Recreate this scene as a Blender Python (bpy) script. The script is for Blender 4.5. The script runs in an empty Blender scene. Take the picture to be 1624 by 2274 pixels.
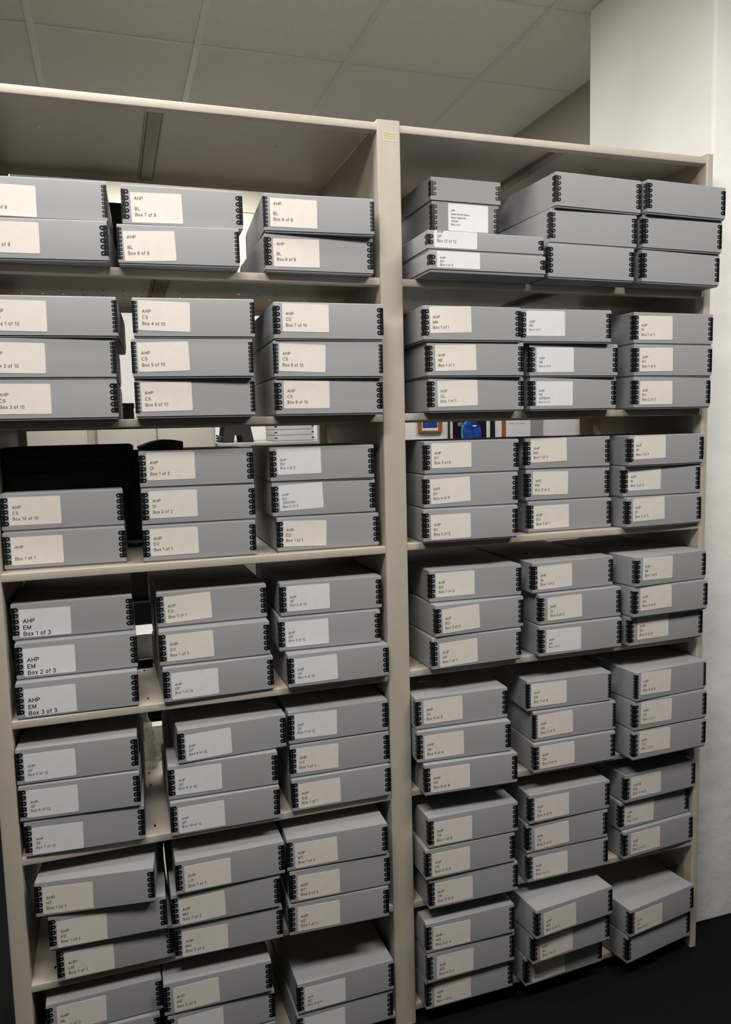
import bpy, bmesh, math, random
from mathutils import Vector, Matrix

random.seed(7)
scene = bpy.context.scene
COL = scene.collection

# ------------------------------------------------------------------ camera
cam_data = bpy.data.cameras.new('camera')
cam = bpy.data.objects.new('camera', cam_data)
COL.objects.link(cam)
cam.location = (-0.72187, -1.88432, 1.35414)
cam.rotation_euler = (1.46556, 0.02367, -0.31504)
cam_data.sensor_width = 36.0
cam_data.lens = 1724.3 / 2274.0 * 36.0
cam_data.clip_start = 0.02
scene.camera = cam

# ------------------------------------------------------------------ world, exposure
world = bpy.data.worlds.new('world')
scene.world = world
world.use_nodes = True
world.node_tree.nodes['Background'].inputs[0].default_value = (1.0, 0.97, 0.94, 1)
world.node_tree.nodes['Background'].inputs[1].default_value = 0.002
scene.view_settings.view_transform = 'Standard'
scene.view_settings.look = 'None'
scene.view_settings.gamma = 1.0
scene.view_settings.exposure = 0.0
OVER_LAMP_W = 25.0        # fitting right above the shelving
AISLE_LAMP_W = 46.0      # lamps of the ceiling fittings over the aisle
MID_LAMP_W = 74.0        # lamps just behind the shelving
BACK_LAMP_W = 27.0       # lamps of the fittings in the room behind

# ------------------------------------------------------------------ helpers
def node_mat(name, color, rough=0.6, metal=0.0, spec=0.5, noise=None, bump=None, coat=0.0):
    """Principled material; noise = (scale, amount) mottles the colour, bump = (scale, strength, distance)."""
    m = bpy.data.materials.new(name)
    m.use_nodes = True
    nt = m.node_tree
    b = nt.nodes['Principled BSDF']
    b.inputs['Base Color'].default_value = (*color, 1)
    b.inputs['Roughness'].default_value = rough
    b.inputs['Metallic'].default_value = metal
    b.inputs['Specular IOR Level'].default_value = spec
    b.inputs['Coat Weight'].default_value = coat
    tc = nt.nodes.new('ShaderNodeTexCoord')
    if noise:
        n = nt.nodes.new('ShaderNodeTexNoise')
        n.inputs['Scale'].default_value = noise[0]
        n.inputs['Detail'].default_value = 6
        nt.links.new(tc.outputs['Object'], n.inputs['Vector'])
        r = nt.nodes.new('ShaderNodeValToRGB')
        a = noise[1]
        r.color_ramp.elements[0].position = 0.3
        r.color_ramp.elements[1].position = 0.7
        r.color_ramp.elements[0].color = (*[c * (1 - a) for c in color], 1)
        r.color_ramp.elements[1].color = (*[min(1, c * (1 + a)) for c in color], 1)
        nt.links.new(n.outputs['Fac'], r.inputs['Fac'])
        nt.links.new(r.outputs['Color'], b.inputs['Base Color'])
    if bump:
        n2 = nt.nodes.new('ShaderNodeTexNoise')
        n2.inputs['Scale'].default_value = bump[0]
        n2.inputs['Detail'].default_value = 5
        nt.links.new(tc.outputs['Object'], n2.inputs['Vector'])
        bp = nt.nodes.new('ShaderNodeBump')
        bp.inputs['Strength'].default_value = bump[1]
        bp.inputs['Distance'].default_value = bump[2]
        nt.links.new(n2.outputs['Fac'], bp.inputs['Height'])
        nt.links.new(bp.outputs['Normal'], b.inputs['Normal'])
    return m

def emit_mat(name, color, strength):
    m = bpy.data.materials.new(name)
    m.use_nodes = True
    nt = m.node_tree
    b = nt.nodes['Principled BSDF']
    b.inputs['Base Color'].default_value = (*color, 1)
    b.inputs['Emission Color'].default_value = (*color, 1)
    b.inputs['Emission Strength'].default_value = strength
    return m

def concrete_mat(name, color):
    m = node_mat(name, color, rough=0.75, spec=0.3, noise=(3.0, 0.05), bump=(14, 0.35, 0.01))
    nt = m.node_tree
    b = nt.nodes['Principled BSDF']
    tc = [n for n in nt.nodes if n.type == 'TEX_COORD'][0]
    v = nt.nodes.new('ShaderNodeTexVoronoi')
    v.inputs['Scale'].default_value = 13
    nt.links.new(tc.outputs['Object'], v.inputs['Vector'])
    # small dark blow holes: only cells whose random value is high get a pit
    lt = nt.nodes.new('ShaderNodeMath'); lt.operation = 'LESS_THAN'; lt.inputs[1].default_value = 0.002
    nt.links.new(v.outputs['Distance'], lt.inputs[0])
    sep = nt.nodes.new('ShaderNodeSeparateColor')
    nt.links.new(v.outputs['Color'], sep.inputs['Color'])
    gt = nt.nodes.new('ShaderNodeMath'); gt.operation = 'GREATER_THAN'; gt.inputs[1].default_value = 0.55
    nt.links.new(sep.outputs[0], gt.inputs[0])
    mul = nt.nodes.new('ShaderNodeMath'); mul.operation = 'MULTIPLY'
    nt.links.new(lt.outputs[0], mul.inputs[0]); nt.links.new(gt.outputs[0], mul.inputs[1])
    mix = nt.nodes.new('ShaderNodeMix'); mix.data_type = 'RGBA'
    src = b.inputs['Base Color'].links[0].from_socket
    nt.links.new(mul.outputs[0], mix.inputs['Factor'])
    nt.links.new(src, mix.inputs['A'])
    mix.inputs['B'].default_value = (0.28, 0.27, 0.26, 1)
    nt.links.new(mix.outputs['Result'], b.inputs['Base Color'])
    return m

def carpet_mat():
    m = node_mat('dark_carpet', (0.010, 0.010, 0.012), rough=0.95, spec=0.15, bump=(260, 0.8, 0.004))
    nt = m.node_tree
    b = nt.nodes['Principled BSDF']
    tc = [n for n in nt.nodes if n.type == 'TEX_COORD'][0]
    w = nt.nodes.new('ShaderNodeTexWave')
    w.bands_direction = 'Y'
    w.inputs['Scale'].default_value = 38
    w.inputs['Distortion'].default_value = 4
    w.inputs['Detail'].default_value = 3
    nt.links.new(tc.outputs['Object'], w.inputs['Vector'])
    r = nt.nodes.new('ShaderNodeValToRGB')
    r.color_ramp.elements[0].color = (0.0022, 0.0022, 0.0025, 1)
    r.color_ramp.elements[1].color = (0.0060, 0.0060, 0.0068, 1)
    nt.links.new(w.outputs['Fac'], r.inputs['Fac'])
    nt.links.new(r.outputs['Color'], b.inputs['Base Color'])
    return m

M = {
 'card':     node_mat('grey_box_board', (0.312, 0.314, 0.330), rough=0.62, spec=0.35, noise=(420, 0.05), bump=(600, 0.05, 0.0005)),
 'card_in':  node_mat('grey_box_board_base', (0.27, 0.272, 0.286), rough=0.65, spec=0.3, noise=(420, 0.05)),
 'black':    node_mat('black_enamelled_metal', (0.006, 0.006, 0.007), rough=0.28, metal=0.0, spec=0.6, noise=(900, 0.1)),
 'cream':    node_mat('cream_label_paper', (0.78, 0.725, 0.67), rough=0.55, spec=0.3, noise=(60, 0.02)),
 'white':    node_mat('white_label_paper', (0.745, 0.755, 0.79), rough=0.55, spec=0.3, noise=(60, 0.02)),
 'ink':      node_mat('printed_ink', (0.015, 0.014, 0.016), rough=0.6, spec=0.2, noise=(900, 0.1)),
 'steel':    node_mat('beige_painted_steel', (0.50, 0.445, 0.375), rough=0.42, spec=0.5, noise=(30, 0.03), bump=(900, 0.06, 0.0004)),
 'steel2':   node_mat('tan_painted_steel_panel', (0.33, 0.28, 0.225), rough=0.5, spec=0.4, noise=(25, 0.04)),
 'zinc_and_light_dot':    node_mat('bright_zinc_screw', (0.85, 0.85, 0.85), rough=0.3, metal=1.0, noise=(300, 0.05)),
 'stain':    node_mat('tea_stain', (0.46, 0.36, 0.24), rough=0.6, noise=(250, 0.15)),
 'sticker':  node_mat('yellowed_sticker_paper', (0.62, 0.55, 0.37), rough=0.6, noise=(120, 0.05)),
 'sticker_ink': node_mat('faded_sticker_ink', (0.36, 0.31, 0.20), rough=0.6, noise=(300, 0.2)),
 'tile':     node_mat('ceiling_tile', (0.78, 0.775, 0.755), rough=0.9, spec=0.1, noise=(160, 0.06), bump=(300, 0.3, 0.001)),
 'tbar':     node_mat('ceiling_grid_metal', (0.70, 0.695, 0.68), rough=0.5, spec=0.4, noise=(50, 0.02)),
 'concrete': concrete_mat('white_painted_concrete', (0.95, 0.948, 0.93)),
 'wall':     node_mat('white_wall_paint', (0.90, 0.90, 0.89), rough=0.8, spec=0.2, noise=(8, 0.02)),
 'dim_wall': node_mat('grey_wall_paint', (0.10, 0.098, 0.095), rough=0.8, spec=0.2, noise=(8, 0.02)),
 'beige_wall': node_mat('warm_grey_bulkhead_paint', (0.33, 0.31, 0.27), rough=0.8, spec=0.2, noise=(8, 0.02)),
 'carpet':   carpet_mat(),
 'cabinet':  node_mat('putty_cabinet_enamel', (0.24, 0.222, 0.195), rough=0.5, noise=(20, 0.03)),
 'counter':  node_mat('grey_laminate', (0.23, 0.22, 0.205), rough=0.45, noise=(70, 0.05)),
 'blackplastic': node_mat('black_plastic', (0.010, 0.010, 0.011), rough=0.55, spec=0.35, noise=(200, 0.15)),
 'blackcase': node_mat('black_cloth_case', (0.006, 0.006, 0.006), rough=0.7, spec=0.3, noise=(300, 0.2)),
 'flap':     node_mat('dark_grey_folder_board', (0.10, 0.10, 0.095), rough=0.45, spec=0.5, noise=(80, 0.1)),
 'wood':     node_mat('orange_brown_wood', (0.36, 0.13, 0.035), rough=0.45, noise=(25, 0.25)),
 'paper':    node_mat('white_paper', (0.85, 0.85, 0.86), rough=0.6, noise=(60, 0.01)),
 'blueprint': node_mat('blue_print', (0.012, 0.06, 0.32), rough=0.4, noise=(45, 0.6)),
 'space':    node_mat('dark_print', (0.012, 0.010, 0.014), rough=0.35, noise=(20, 0.5)),
 'globe':    node_mat('blue_globe_print', (0.015, 0.07, 0.36), rough=0.4, noise=(22, 0.7)),
 'globe_rim': node_mat('pale_blue_print', (0.10, 0.34, 0.58), rough=0.4, noise=(22, 0.3)),
 'cloud':    node_mat('mauve_print', (0.16, 0.15, 0.28), rough=0.4, noise=(30, 0.5)),
 'panel_grey': node_mat('grey_wall_panel', (0.36, 0.36, 0.36), rough=0.8, noise=(20, 0.02)),
 'whiteplastic': node_mat('white_plastic', (0.82, 0.82, 0.82), rough=0.4, noise=(40, 0.02)),
 'diffuser': emit_mat('lamp_diffuser', (1.0, 0.96, 0.90), 0.3),
}

def film_mat():
    m = bpy.data.materials.new('crumpled_clear_film')
    m.use_nodes = True
    nt = m.node_tree
    b = nt.nodes['Principled BSDF']
    b.inputs['Base Color'].default_value = (0.80, 0.78, 0.75, 1)
    b.inputs['Roughness'].default_value = 0.12
    b.inputs['Specular IOR Level'].default_value = 0.9
    b.inputs['Alpha'].default_value = 0.62
    n = nt.nodes.new('ShaderNodeTexNoise'); n.inputs['Scale'].default_value = 22
    n.inputs['Detail'].default_value = 4; n.inputs['Distortion'].default_value = 1.2
    tc = nt.nodes.new('ShaderNodeTexCoord')
    nt.links.new(tc.outputs['Object'], n.inputs['Vector'])
    bp = nt.nodes.new('ShaderNodeBump'); bp.inputs['Strength'].default_value = 1.0
    bp.inputs['Distance'].default_value = 0.02
    nt.links.new(n.outputs['Fac'], bp.inputs['Height'])
    nt.links.new(bp.outputs['Normal'], b.inputs['Normal'])
    return m
M['film'] = film_mat()

def bm_box(bm, x0, x1, y0, y1, z0, z1, mi=0):
    vs = [bm.verts.new(p) for p in ((x0,y0,z0),(x1,y0,z0),(x1,y1,z0),(x0,y1,z0),(x0,y0,z1),(x1,y0,z1),(x1,y1,z1),(x0,y1,z1))]
    fs = []
    for q in ((3,2,1,0),(4,5,6,7),(0,1,5,4),(1,2,6,5),(2,3,7,6),(3,0,4,7)):
        f = bm.faces.new([vs[i] for i in q]); f.material_index = mi; fs.append(f)
    return vs, fs

def bevel_all(bm, w, seg=2, edges=None):
    bmesh.ops.bevel(bm, geom=edges if edges is not None else bm.edges[:], offset=w, segments=seg, profile=0.5, affect='EDGES')

def mesh_from(bm, name, mats, smooth=False):
    me = bpy.data.meshes.new(name)
    bmesh.ops.recalc_face_normals(bm, faces=bm.faces[:]) if not getattr(bm, 'keep', False) else None
    bm.to_mesh(me); bm.free()
    for m in (mats if isinstance(mats, (list, tuple)) else [mats]):
        me.materials.append(m)
    if smooth:
        for p in me.polygons: p.use_smooth = True
        try: me.set_sharp_from_angle(angle=math.radians(40))
        except Exception: pass
    return me

def obj(name, me, parent=None, loc=(0,0,0), rotz=0.0, label=None):
    o = bpy.data.objects.new(name, me)
    COL.objects.link(o)
    o.location = loc
    o.rotation_euler = (0, 0, rotz)
    if parent is not None: o.parent = parent
    if label: o['label'] = label
    return o

def thing(name, label, cat, loc=(0,0,0), rotz=0.0, group=None):
    o = bpy.data.objects.new(name, None)
    COL.objects.link(o)
    o.empty_display_size = 0.05
    o.location = loc; o.rotation_euler = (0, 0, rotz)
    o['label'] = label; o['category'] = cat
    if group: o['group'] = group
    return o

def tag(o, label, cat, group=None):
    o['label'] = label; o['category'] = cat
    if group: o['group'] = group
    return o

def struct(name, me, loc=(0,0,0)):
    o = obj(name, me, loc=loc)
    o['kind'] = 'structure'
    return o

def simple_box(name, x0, x1, y0, y1, z0, z1, mat, bev=0.0, seg=2, parent=None, label=None, smooth=False):
    bm = bmesh.new(); bm_box(bm, x0, x1, y0, y1, z0, z1)
    if bev: bevel_all(bm, bev, seg)
    return obj(name, mesh_from(bm, name, mat, smooth=smooth or bool(bev)), parent, label=label)

# ---- sans-serif lettering drawn from strokes (cap height 1, skeleton coordinates)
def A_(cx, cy, rx, ry, a0, a1):
    n = max(3, int(abs(a1-a0)/18))
    return [(cx+rx*math.cos(math.radians(a0+(a1-a0)*k/n)), cy+ry*math.sin(math.radians(a0+(a1-a0)*k/n))) for k in range(n+1)]
G_ = {
 'A': (.70, [[(0,0),(.35,1),(.70,0)], [(.13,.36),(.57,.36)]]),
 'B': (.60, [[(0,0),(0,1),(.32,1)]+A_(.32,.76,.24,.24,90,-90)+[(0,.52)], [(.32,.52)]+A_(.35,.26,.26,.26,90,-90)+[(0,0)]]),
 'C': (.72, [A_(.40,.5,.40,.5,42,318)]),
 'D': (.66, [[(0,0),(0,1),(.27,1)]+A_(.27,.5,.40,.5,90,-90)+[(0,0)]]),
 'E': (.58, [[(.58,1),(0,1),(0,0),(.60,0)], [(0,.53),(.54,.53)]]),
 'F': (.54, [[(.56,1),(0,1),(0,0)], [(0,.5),(.48,.5)]]),
 'G': (.78, [A_(.41,.5,.41,.5,42,322)+[(.77,.16),(.77,.47),(.44,.47)]]),
 'H': (.62, [[(0,0),(0,1)], [(.62,0),(.62,1)], [(0,.53),(.62,.53)]]),
 'I': (.02, [[(0,0),(0,1)]]),
 'K': (.62, [[(0,0),(0,1)], [(.60,1),(0,.36)], [(.20,.57),(.64,0)]]),
 'L': (.52, [[(0,1),(0,0),(.52,0)]]),
 'M': (.72, [[(0,0),(0,1),(.36,.04),(.72,1),(.72,0)]]),
 'N': (.61, [[(0,0),(0,1),(.61,0),(.61,1)]]),
 'O': (.82, [A_(.41,.5,.41,.5,0,360)]),
 'P': (.60, [[(0,0),(0,1),(.34,1)]+A_(.34,.735,.26,.265,90,-90)+[(0,.47)]]),
 'R': (.64, [[(0,0),(0,1),(.36,1)]+A_(.36,.745,.25,.255,90,-90)+[(0,.49)], [(.34,.49),(.64,0)]]),
 'S': (.62, [A_(.31,.745,.27,.255,20,270)[:-1]+A_(.31,.245,.30,.245,90,-158)]),
 'T': (.64, [[(0,1),(.64,1)], [(.32,1),(.32,0)]]),
 'U': (.62, [[(0,1)]+A_(.31,.32,.31,.32,180,360)+[(.62,1)]]),
 'V': (.68, [[(0,1),(.34,0),(.68,1)]]),
 'W': (.96, [[(0,1),(.25,0),(.48,1),(.71,0),(.96,1)]]),
 'Y': (.66, [[(0,1),(.33,.44),(.66,1)], [(.33,.44),(.33,0)]]),
 'Z': (.60, [[(.02,1),(.58,1),(0,0),(.60,0)]]),
 '0': (.50, [A_(.25,.5,.25,.5,0,360)]), '1': (.34, [[(.02,.76),(.26,1),(.26,0)]]),
 '2': (.50, [A_(.25,.73,.23,.27,168,-32)+[(0,0),(.50,0)]]),
 '3': (.50, [A_(.25,.75,.21,.25,160,-90), A_(.25,.255,.25,.255,90,-160)]),
 '4': (.52, [[(.38,0),(.38,1),(0,.29),(.52,.29)]]),
 '5': (.50, [[(.46,1),(.10,1),(.05,.52)]+A_(.25,.32,.25,.32,125,-158)]),
 '6': (.50, [A_(.26,.31,.24,.31,0,360), A_(.29,.52,.27,.48,42,190)]),
 '7': (.50, [[(0,1),(.48,1),(.28,.55),(.17,0)]]),
 '8': (.50, [A_(.25,.755,.20,.245,0,360), A_(.25,.26,.25,.26,0,360)]),
 '9': (.50, [A_(.24,.69,.24,.31,0,360), A_(.21,.48,.27,.48,-138,10)]),
 'a': (.45, [A_(.22,.20,.21,.20,0,360), [(.43,0),(.43,.48)]+A_(.23,.48,.20,.24,0,150)]),
 'e': (.46, [[(.01,.37),(.46,.37)]+A_(.235,.36,.23,.36,2,318)]),
 'f': (.22, [[(.10,0),(.10,.80)]+A_(.24,.82,.14,.18,180,90), [(-.02,.70),(.24,.70)]]),
 'g': (.44, [A_(.22,.37,.21,.35,0,360), [(.43,.72),(.43,-.08)]+A_(.22,-.08,.21,.20,0,-150)]),
 'h': (.40, [[(0,0),(0,1)], [(0,.42)]+A_(.20,.48,.20,.24,180,0)+[(.40,0)]]),
 'i': (.02, [[(0,0),(0,.72)], [(0,.90),(0,1)]]),
 'l': (.02, [[(0,0),(0,1)]]),
 'm': (.68, [[(0,0),(0,.72)], [(0,.46)]+A_(.17,.50,.17,.22,180,0)+[(.34,0)], [(.34,.46)]+A_(.51,.50,.17,.22,180,0)+[(.68,0)]]),
 'n': (.40, [[(0,0),(0,.72)], [(0,.44)]+A_(.20,.48,.20,.24,180,0)+[(.40,0)]]),
 'o': (.48, [A_(.24,.36,.24,.36,0,360)]),
 'p': (.46, [[(0,.72),(0,-.28)], A_(.23,.36,.23,.36,0,360)]),
 'r': (.24, [[(0,0),(0,.72)], [(0,.42)]+A_(.20,.44,.20,.27,180,78)]),
 's': (.40, [A_(.20,.54,.18,.18,25,270)[:-1]+A_(.20,.18,.20,.18,90,-155)]),
 't': (.22, [[(.10,.94),(.10,.14)]+A_(.21,.14,.11,.13,180,275), [(-.02,.70),(.23,.70)]]),
 'u': (.40, [[(0,.72)]+A_(.20,.24,.20,.24,180,360), [(.40,.72),(.40,0)]]),
 'v': (.44, [[(0,.72),(.22,0),(.44,.72)]]),
 'w': (.62, [[(0,.72),(.16,0),(.31,.72),(.46,0),(.62,.72)]]),
 'x': (.42, [[(0,0),(.42,.72)], [(0,.72),(.42,0)]]),
}
def add_text(bm, s, x, z, y, cap, mi, bold=0.0):
    sw = (0.130 + bold)*0.5
    wx = 1.10
    x0 = x + sw*cap
    for ch in s:
        if ch == ' ': x0 += 0.42*cap; continue
        adv, polys = G_[ch]
        parts = []
        for pts in polys:       # break strokes at sharp corners so that every limb keeps its weight
            cur = [pts[0]]
            for i in range(1, len(pts)):
                cur.append(pts[i])
                if i < len(pts)-1:
                    u = Vector(pts[i])-Vector(pts[i-1]); v = Vector(pts[i+1])-Vector(pts[i])
                    if u.length > 1e-4 and v.length > 1e-4 and u.normalized().dot(v.normalized()) < 0.3:
                        parts.append(cur); cur = [pts[i]]
            parts.append(cur)
        for pts in parts:
            q = [Vector((a*wx, b)) for a, b in pts]
            q = [q[0]] + [q[i] for i in range(1, len(q)) if (q[i]-q[i-1]).length > 1e-4]
            closed = (q[0]-q[-1]).length < 1e-3 and len(q) > 3
            if closed: q = q[:-1]
            n = len(q); L = []
            for i in range(n):
                a = q[i-1] if (i > 0 or closed) else None
                b = q[(i+1) % n] if (i < n-1 or closed) else None
                d1 = (q[i]-a).normalized() if a is not None else None
                d2 = (b-q[i]).normalized() if b is not None else None
                if d1 is None: d1 = d2
                if d2 is None: d2 = d1
                n1, n2 = Vector((-d1.y, d1.x)), Vector((-d2.y, d2.x))
                m = n1+n2
                if m.length < 0.2: m = n1
                m.normalize()
                k = sw/max(0.5, m.dot(n1))
                ext = Vector((0, 0))
                if not closed and i == 0: ext = -d2*sw*0.6
                if not closed and i == n-1: ext = d1*sw*0.6
                L.append((q[i]+ext+m*k, q[i]+ext-m*k))
            V = [(bm.verts.new((x0+p.x*cap, y, z+p.y*cap)), bm.verts.new((x0+r.x*cap, y, z+r.y*cap))) for p, r in L]
            for i in range(n if closed else n-1):
                a, b = V[i], V[(i+1) % n]
                f = bm.faces.new([a[1], b[1], b[0], a[0]]); f.material_index = mi
                f.normal_update()
                if f.normal.y > 0: f.normal_flip()
        x0 += (adv*wx + 0.32)*cap

def rounded_rect(w, h, r, n=4):
    pts = []
    for cx, cz, a0 in ((w-r, r, -90), (w-r, h-r, 0), (r, h-r, 90), (r, r, 180)):
        for k in range(n+1):
            a = math.radians(a0 + 90*k/n); pts.append((cx + r*math.cos(a), cz + r*math.sin(a)))
    return pts

# ================================================================== STRUCTURE
FLOOR_Z, CEIL_Z = -0.300, 2.860
XL, XRR, YF, YB = -3.6, 5.2, -3.6, 4.6
def struct_box(name, x0, x1, y0, y1, z0, z1, mat, bev=0.0):
    o = simple_box(name, x0, x1, y0, y1, z0, z1, mat, bev)
    o['kind'] = 'structure'
    return o
struct_box('floor', XL, XRR, YF, YB, FLOOR_Z-0.05, FLOOR_Z, M['carpet'])
struct_box('wall_back', XL, XRR, YB, YB+0.1, FLOOR_Z, CEIL_Z+0.05, M['wall'])
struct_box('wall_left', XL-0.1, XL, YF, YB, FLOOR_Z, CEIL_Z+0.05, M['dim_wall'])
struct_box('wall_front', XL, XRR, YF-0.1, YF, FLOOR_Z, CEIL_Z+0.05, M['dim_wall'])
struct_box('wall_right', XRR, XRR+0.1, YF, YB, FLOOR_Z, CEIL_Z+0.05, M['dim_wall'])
# pale grey panel strip on the far wall beside the framed papers
struct_box('trim_1', 3.006, 3.142, YB-0.02, YB, FLOOR_Z, 2.2, M['panel_grey'])
# bulkhead that drops from the ceiling along the right and across the back
struct_box('trim_2', 1.36, 1.90, 0.72, 2.90, 2.15, CEIL_Z, M['beige_wall'])
bm = bmesh.new()
bm_box(bm, XL, 1.36, 2.90, 3.20, 2.15, 2.655)
bm_box(bm, XL, 1.36, 2.906, 3.20, 2.655, 2.665)
bm_box(bm, XL, 1.36, 2.90, 3.20, 2.665, CEIL_Z)
t3 = obj('trim_3', mesh_from(bm, 'trim_3', M['beige_wall'])); t3['kind'] = 'structure'
# painted concrete column at the right end of the shelving
bm = bmesh.new(); bm_box(bm, 1.025, 1.80, 0.082, 0.718, FLOOR_Z, CEIL_Z)
bevel_all(bm, 0.012, 3)
col = obj('wall_column', mesh_from(bm, 'wall_column', M['concrete'], smooth=True)); col['kind'] = 'structure'

# suspended ceiling: lay-in tiles between a metal grid, openings left for the light fittings
GX0, GY0, P_ = -0.923, 1.345, 0.602
nx0, nx1 = -5, 11
ny0, ny1 = -9, 6
# fittings: (first cell in x, first cell in y, cells in x, cells in y)
FIT = [(-1, -5, 2, 1), (2, -5, 2, 1), (-1, -3, 2, 1), (0, 1, 2, 1), (-5, 1, 2, 1), (1, 3, 2, 1), (5, 3, 2, 1), (-3, 3, 2, 1)]
covered = set()
for ix, iy, sx, sy in FIT: covered |= {(ix+a, iy+b) for a in range(sx) for b in range(sy)}
bm = bmesh.new()
for i in range(nx0, nx1):
    for j in range(ny0, ny1):
        if (i, j) in covered: continue
        x0, y0 = GX0 + i*P_, GY0 + j*P_
        bm_box(bm, max(x0, XL), min(x0+P_, XRR), max(y0, YF), min(y0+P_, YB), CEIL_Z, CEIL_Z+0.015)
for i in range(nx0, nx1+1):
    x = GX0 + i*P_
    if XL < x < XRR: bm_box(bm, x-0.0125, x+0.0125, YF, YB, CEIL_Z-0.004, CEIL_Z+0.001, 1)
for j in range(ny0, ny1+1):
    y = GY0 + j*P_
    if YF < y < YB:
        for i in range(nx0, nx1):
            a, b = max(GX0+i*P_+0.0126, XL), min(GX0+(i+1)*P_-0.0126, XRR)
            if b > a and not ((i, j) in covered and (i, j-1) in covered and j > -6 and j < 0): bm_box(bm, a, b, y-0.006, y+0.006, CEIL_Z-0.0025, CEIL_Z+0.001, 1)
ceil = obj('ceiling', mesh_from(bm, 'ceiling', [M['tile'], M['tbar']])); ceil['kind'] = 'structure'

# ================================================================== CEILING LIGHTS
bm = bmesh.new()
w_, d_ = 2*P_-0.030, P_-0.016
for a in ((-w_/2, w_/2, -d_/2, -d_/2+0.02), (-w_/2, w_/2, d_/2-0.02, d_/2), (-w_/2, -w_/2+0.02, -d_/2+0.02, d_/2-0.02), (w_/2-0.02, w_/2, -d_/2+0.02, d_/2-0.02)):
    bm_box(bm, *a, 0.0, 0.08)
bm_box(bm, -w_/2, w_/2, -d_/2, d_/2, 0.08, 0.085)
me_frame = mesh_from(bm, 'light_frame', M['tbar'])
bm = bmesh.new(); bm_box(bm, -w_/2+0.02, w_/2-0.02, -d_/2+0.02, d_/2-0.02, 0.012, 0.018)
me_diff = mesh_from(bm, 'light_diffuser', M['diffuser'])
for k, (ix, iy, sx, sy) in enumerate(FIT):
    cx, cy = GX0 + (ix+sx/2)*P_, GY0 + (iy+sy/2)*P_
    front = iy < 0
    t = thing('ceiling_light', ('recessed fluorescent fitting right above the top front edge of the left bay' if iy == -3 else 'recessed fluorescent fitting over the aisle in front of the shelves' if front else 'recessed fluorescent fitting in the room behind the shelves'),
              'ceiling light', (cx, cy, CEIL_Z-0.003), 0 if sx == 2 else math.pi/2, None if iy == -3 else 'lights over the aisle' if front else 'lights in the room behind')
    obj('frame', me_frame, t); obj('diffuser', me_diff, t)
    ld = bpy.data.lights.new('tube_light', 'AREA'); ld.shape = 'RECTANGLE'
    ld.size = w_-0.05; ld.size_y = d_-0.05
    ld.energy = OVER_LAMP_W if iy == -3 else AISLE_LAMP_W if front else (MID_LAMP_W if iy == 1 else BACK_LAMP_W)
    ld.color = (1.0, 0.965, 0.91)
    lo = bpy.data.objects.new('tube_light', ld); COL.objects.link(lo); lo.parent = t; lo.location = (0, 0, 0.008)

# ================================================================== SHELVING
PW, BW, XR_ = 0.0604, 0.914, 0.932
ZR = dict(T=2.1033, A=1.7315, B=1.3936, C=1.0551, D=0.7127, E=0.3799, F=0.0571, G=-0.2457)
ZL = dict(T=2.1046, A=1.7325, B=1.3917, C=1.0511, D=0.7094, E=0.3797, F=0.0612, G=-0.2532)
SD = 0.556
LH = 0.0185
ORD = dict(T='top', A='first', B='second', C='third', D='fourth', E='fifth', F='sixth', G='lowest')
def deck_mesh(x0, x1, slots):
    bm = bmesh.new()
    th = 0.0014
    rows = [(0.045, 0.058), (0.285, 0.298), (0.365, 0.378)] if slots else []
    y = 0.004
    for r0, r1 in rows + [(SD-0.003, None)]:
        bm_box(bm, x0, x1, y, r0, -th, 0)
        if r1 is None: break
        x = x0; k = 0
        while True:
            sx = x0 + 0.048 + 0.0505*k
            if sx > x1 - 0.03: break
            bm_box(bm, x, sx, r0, r1, -th, 0)
            x = sx + 0.0045; k += 1
        bm_box(bm, x, x1, r0, r1, -th, 0)
        y = r1
    return mesh_from(bm, 'deck', M['steel'])
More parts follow.
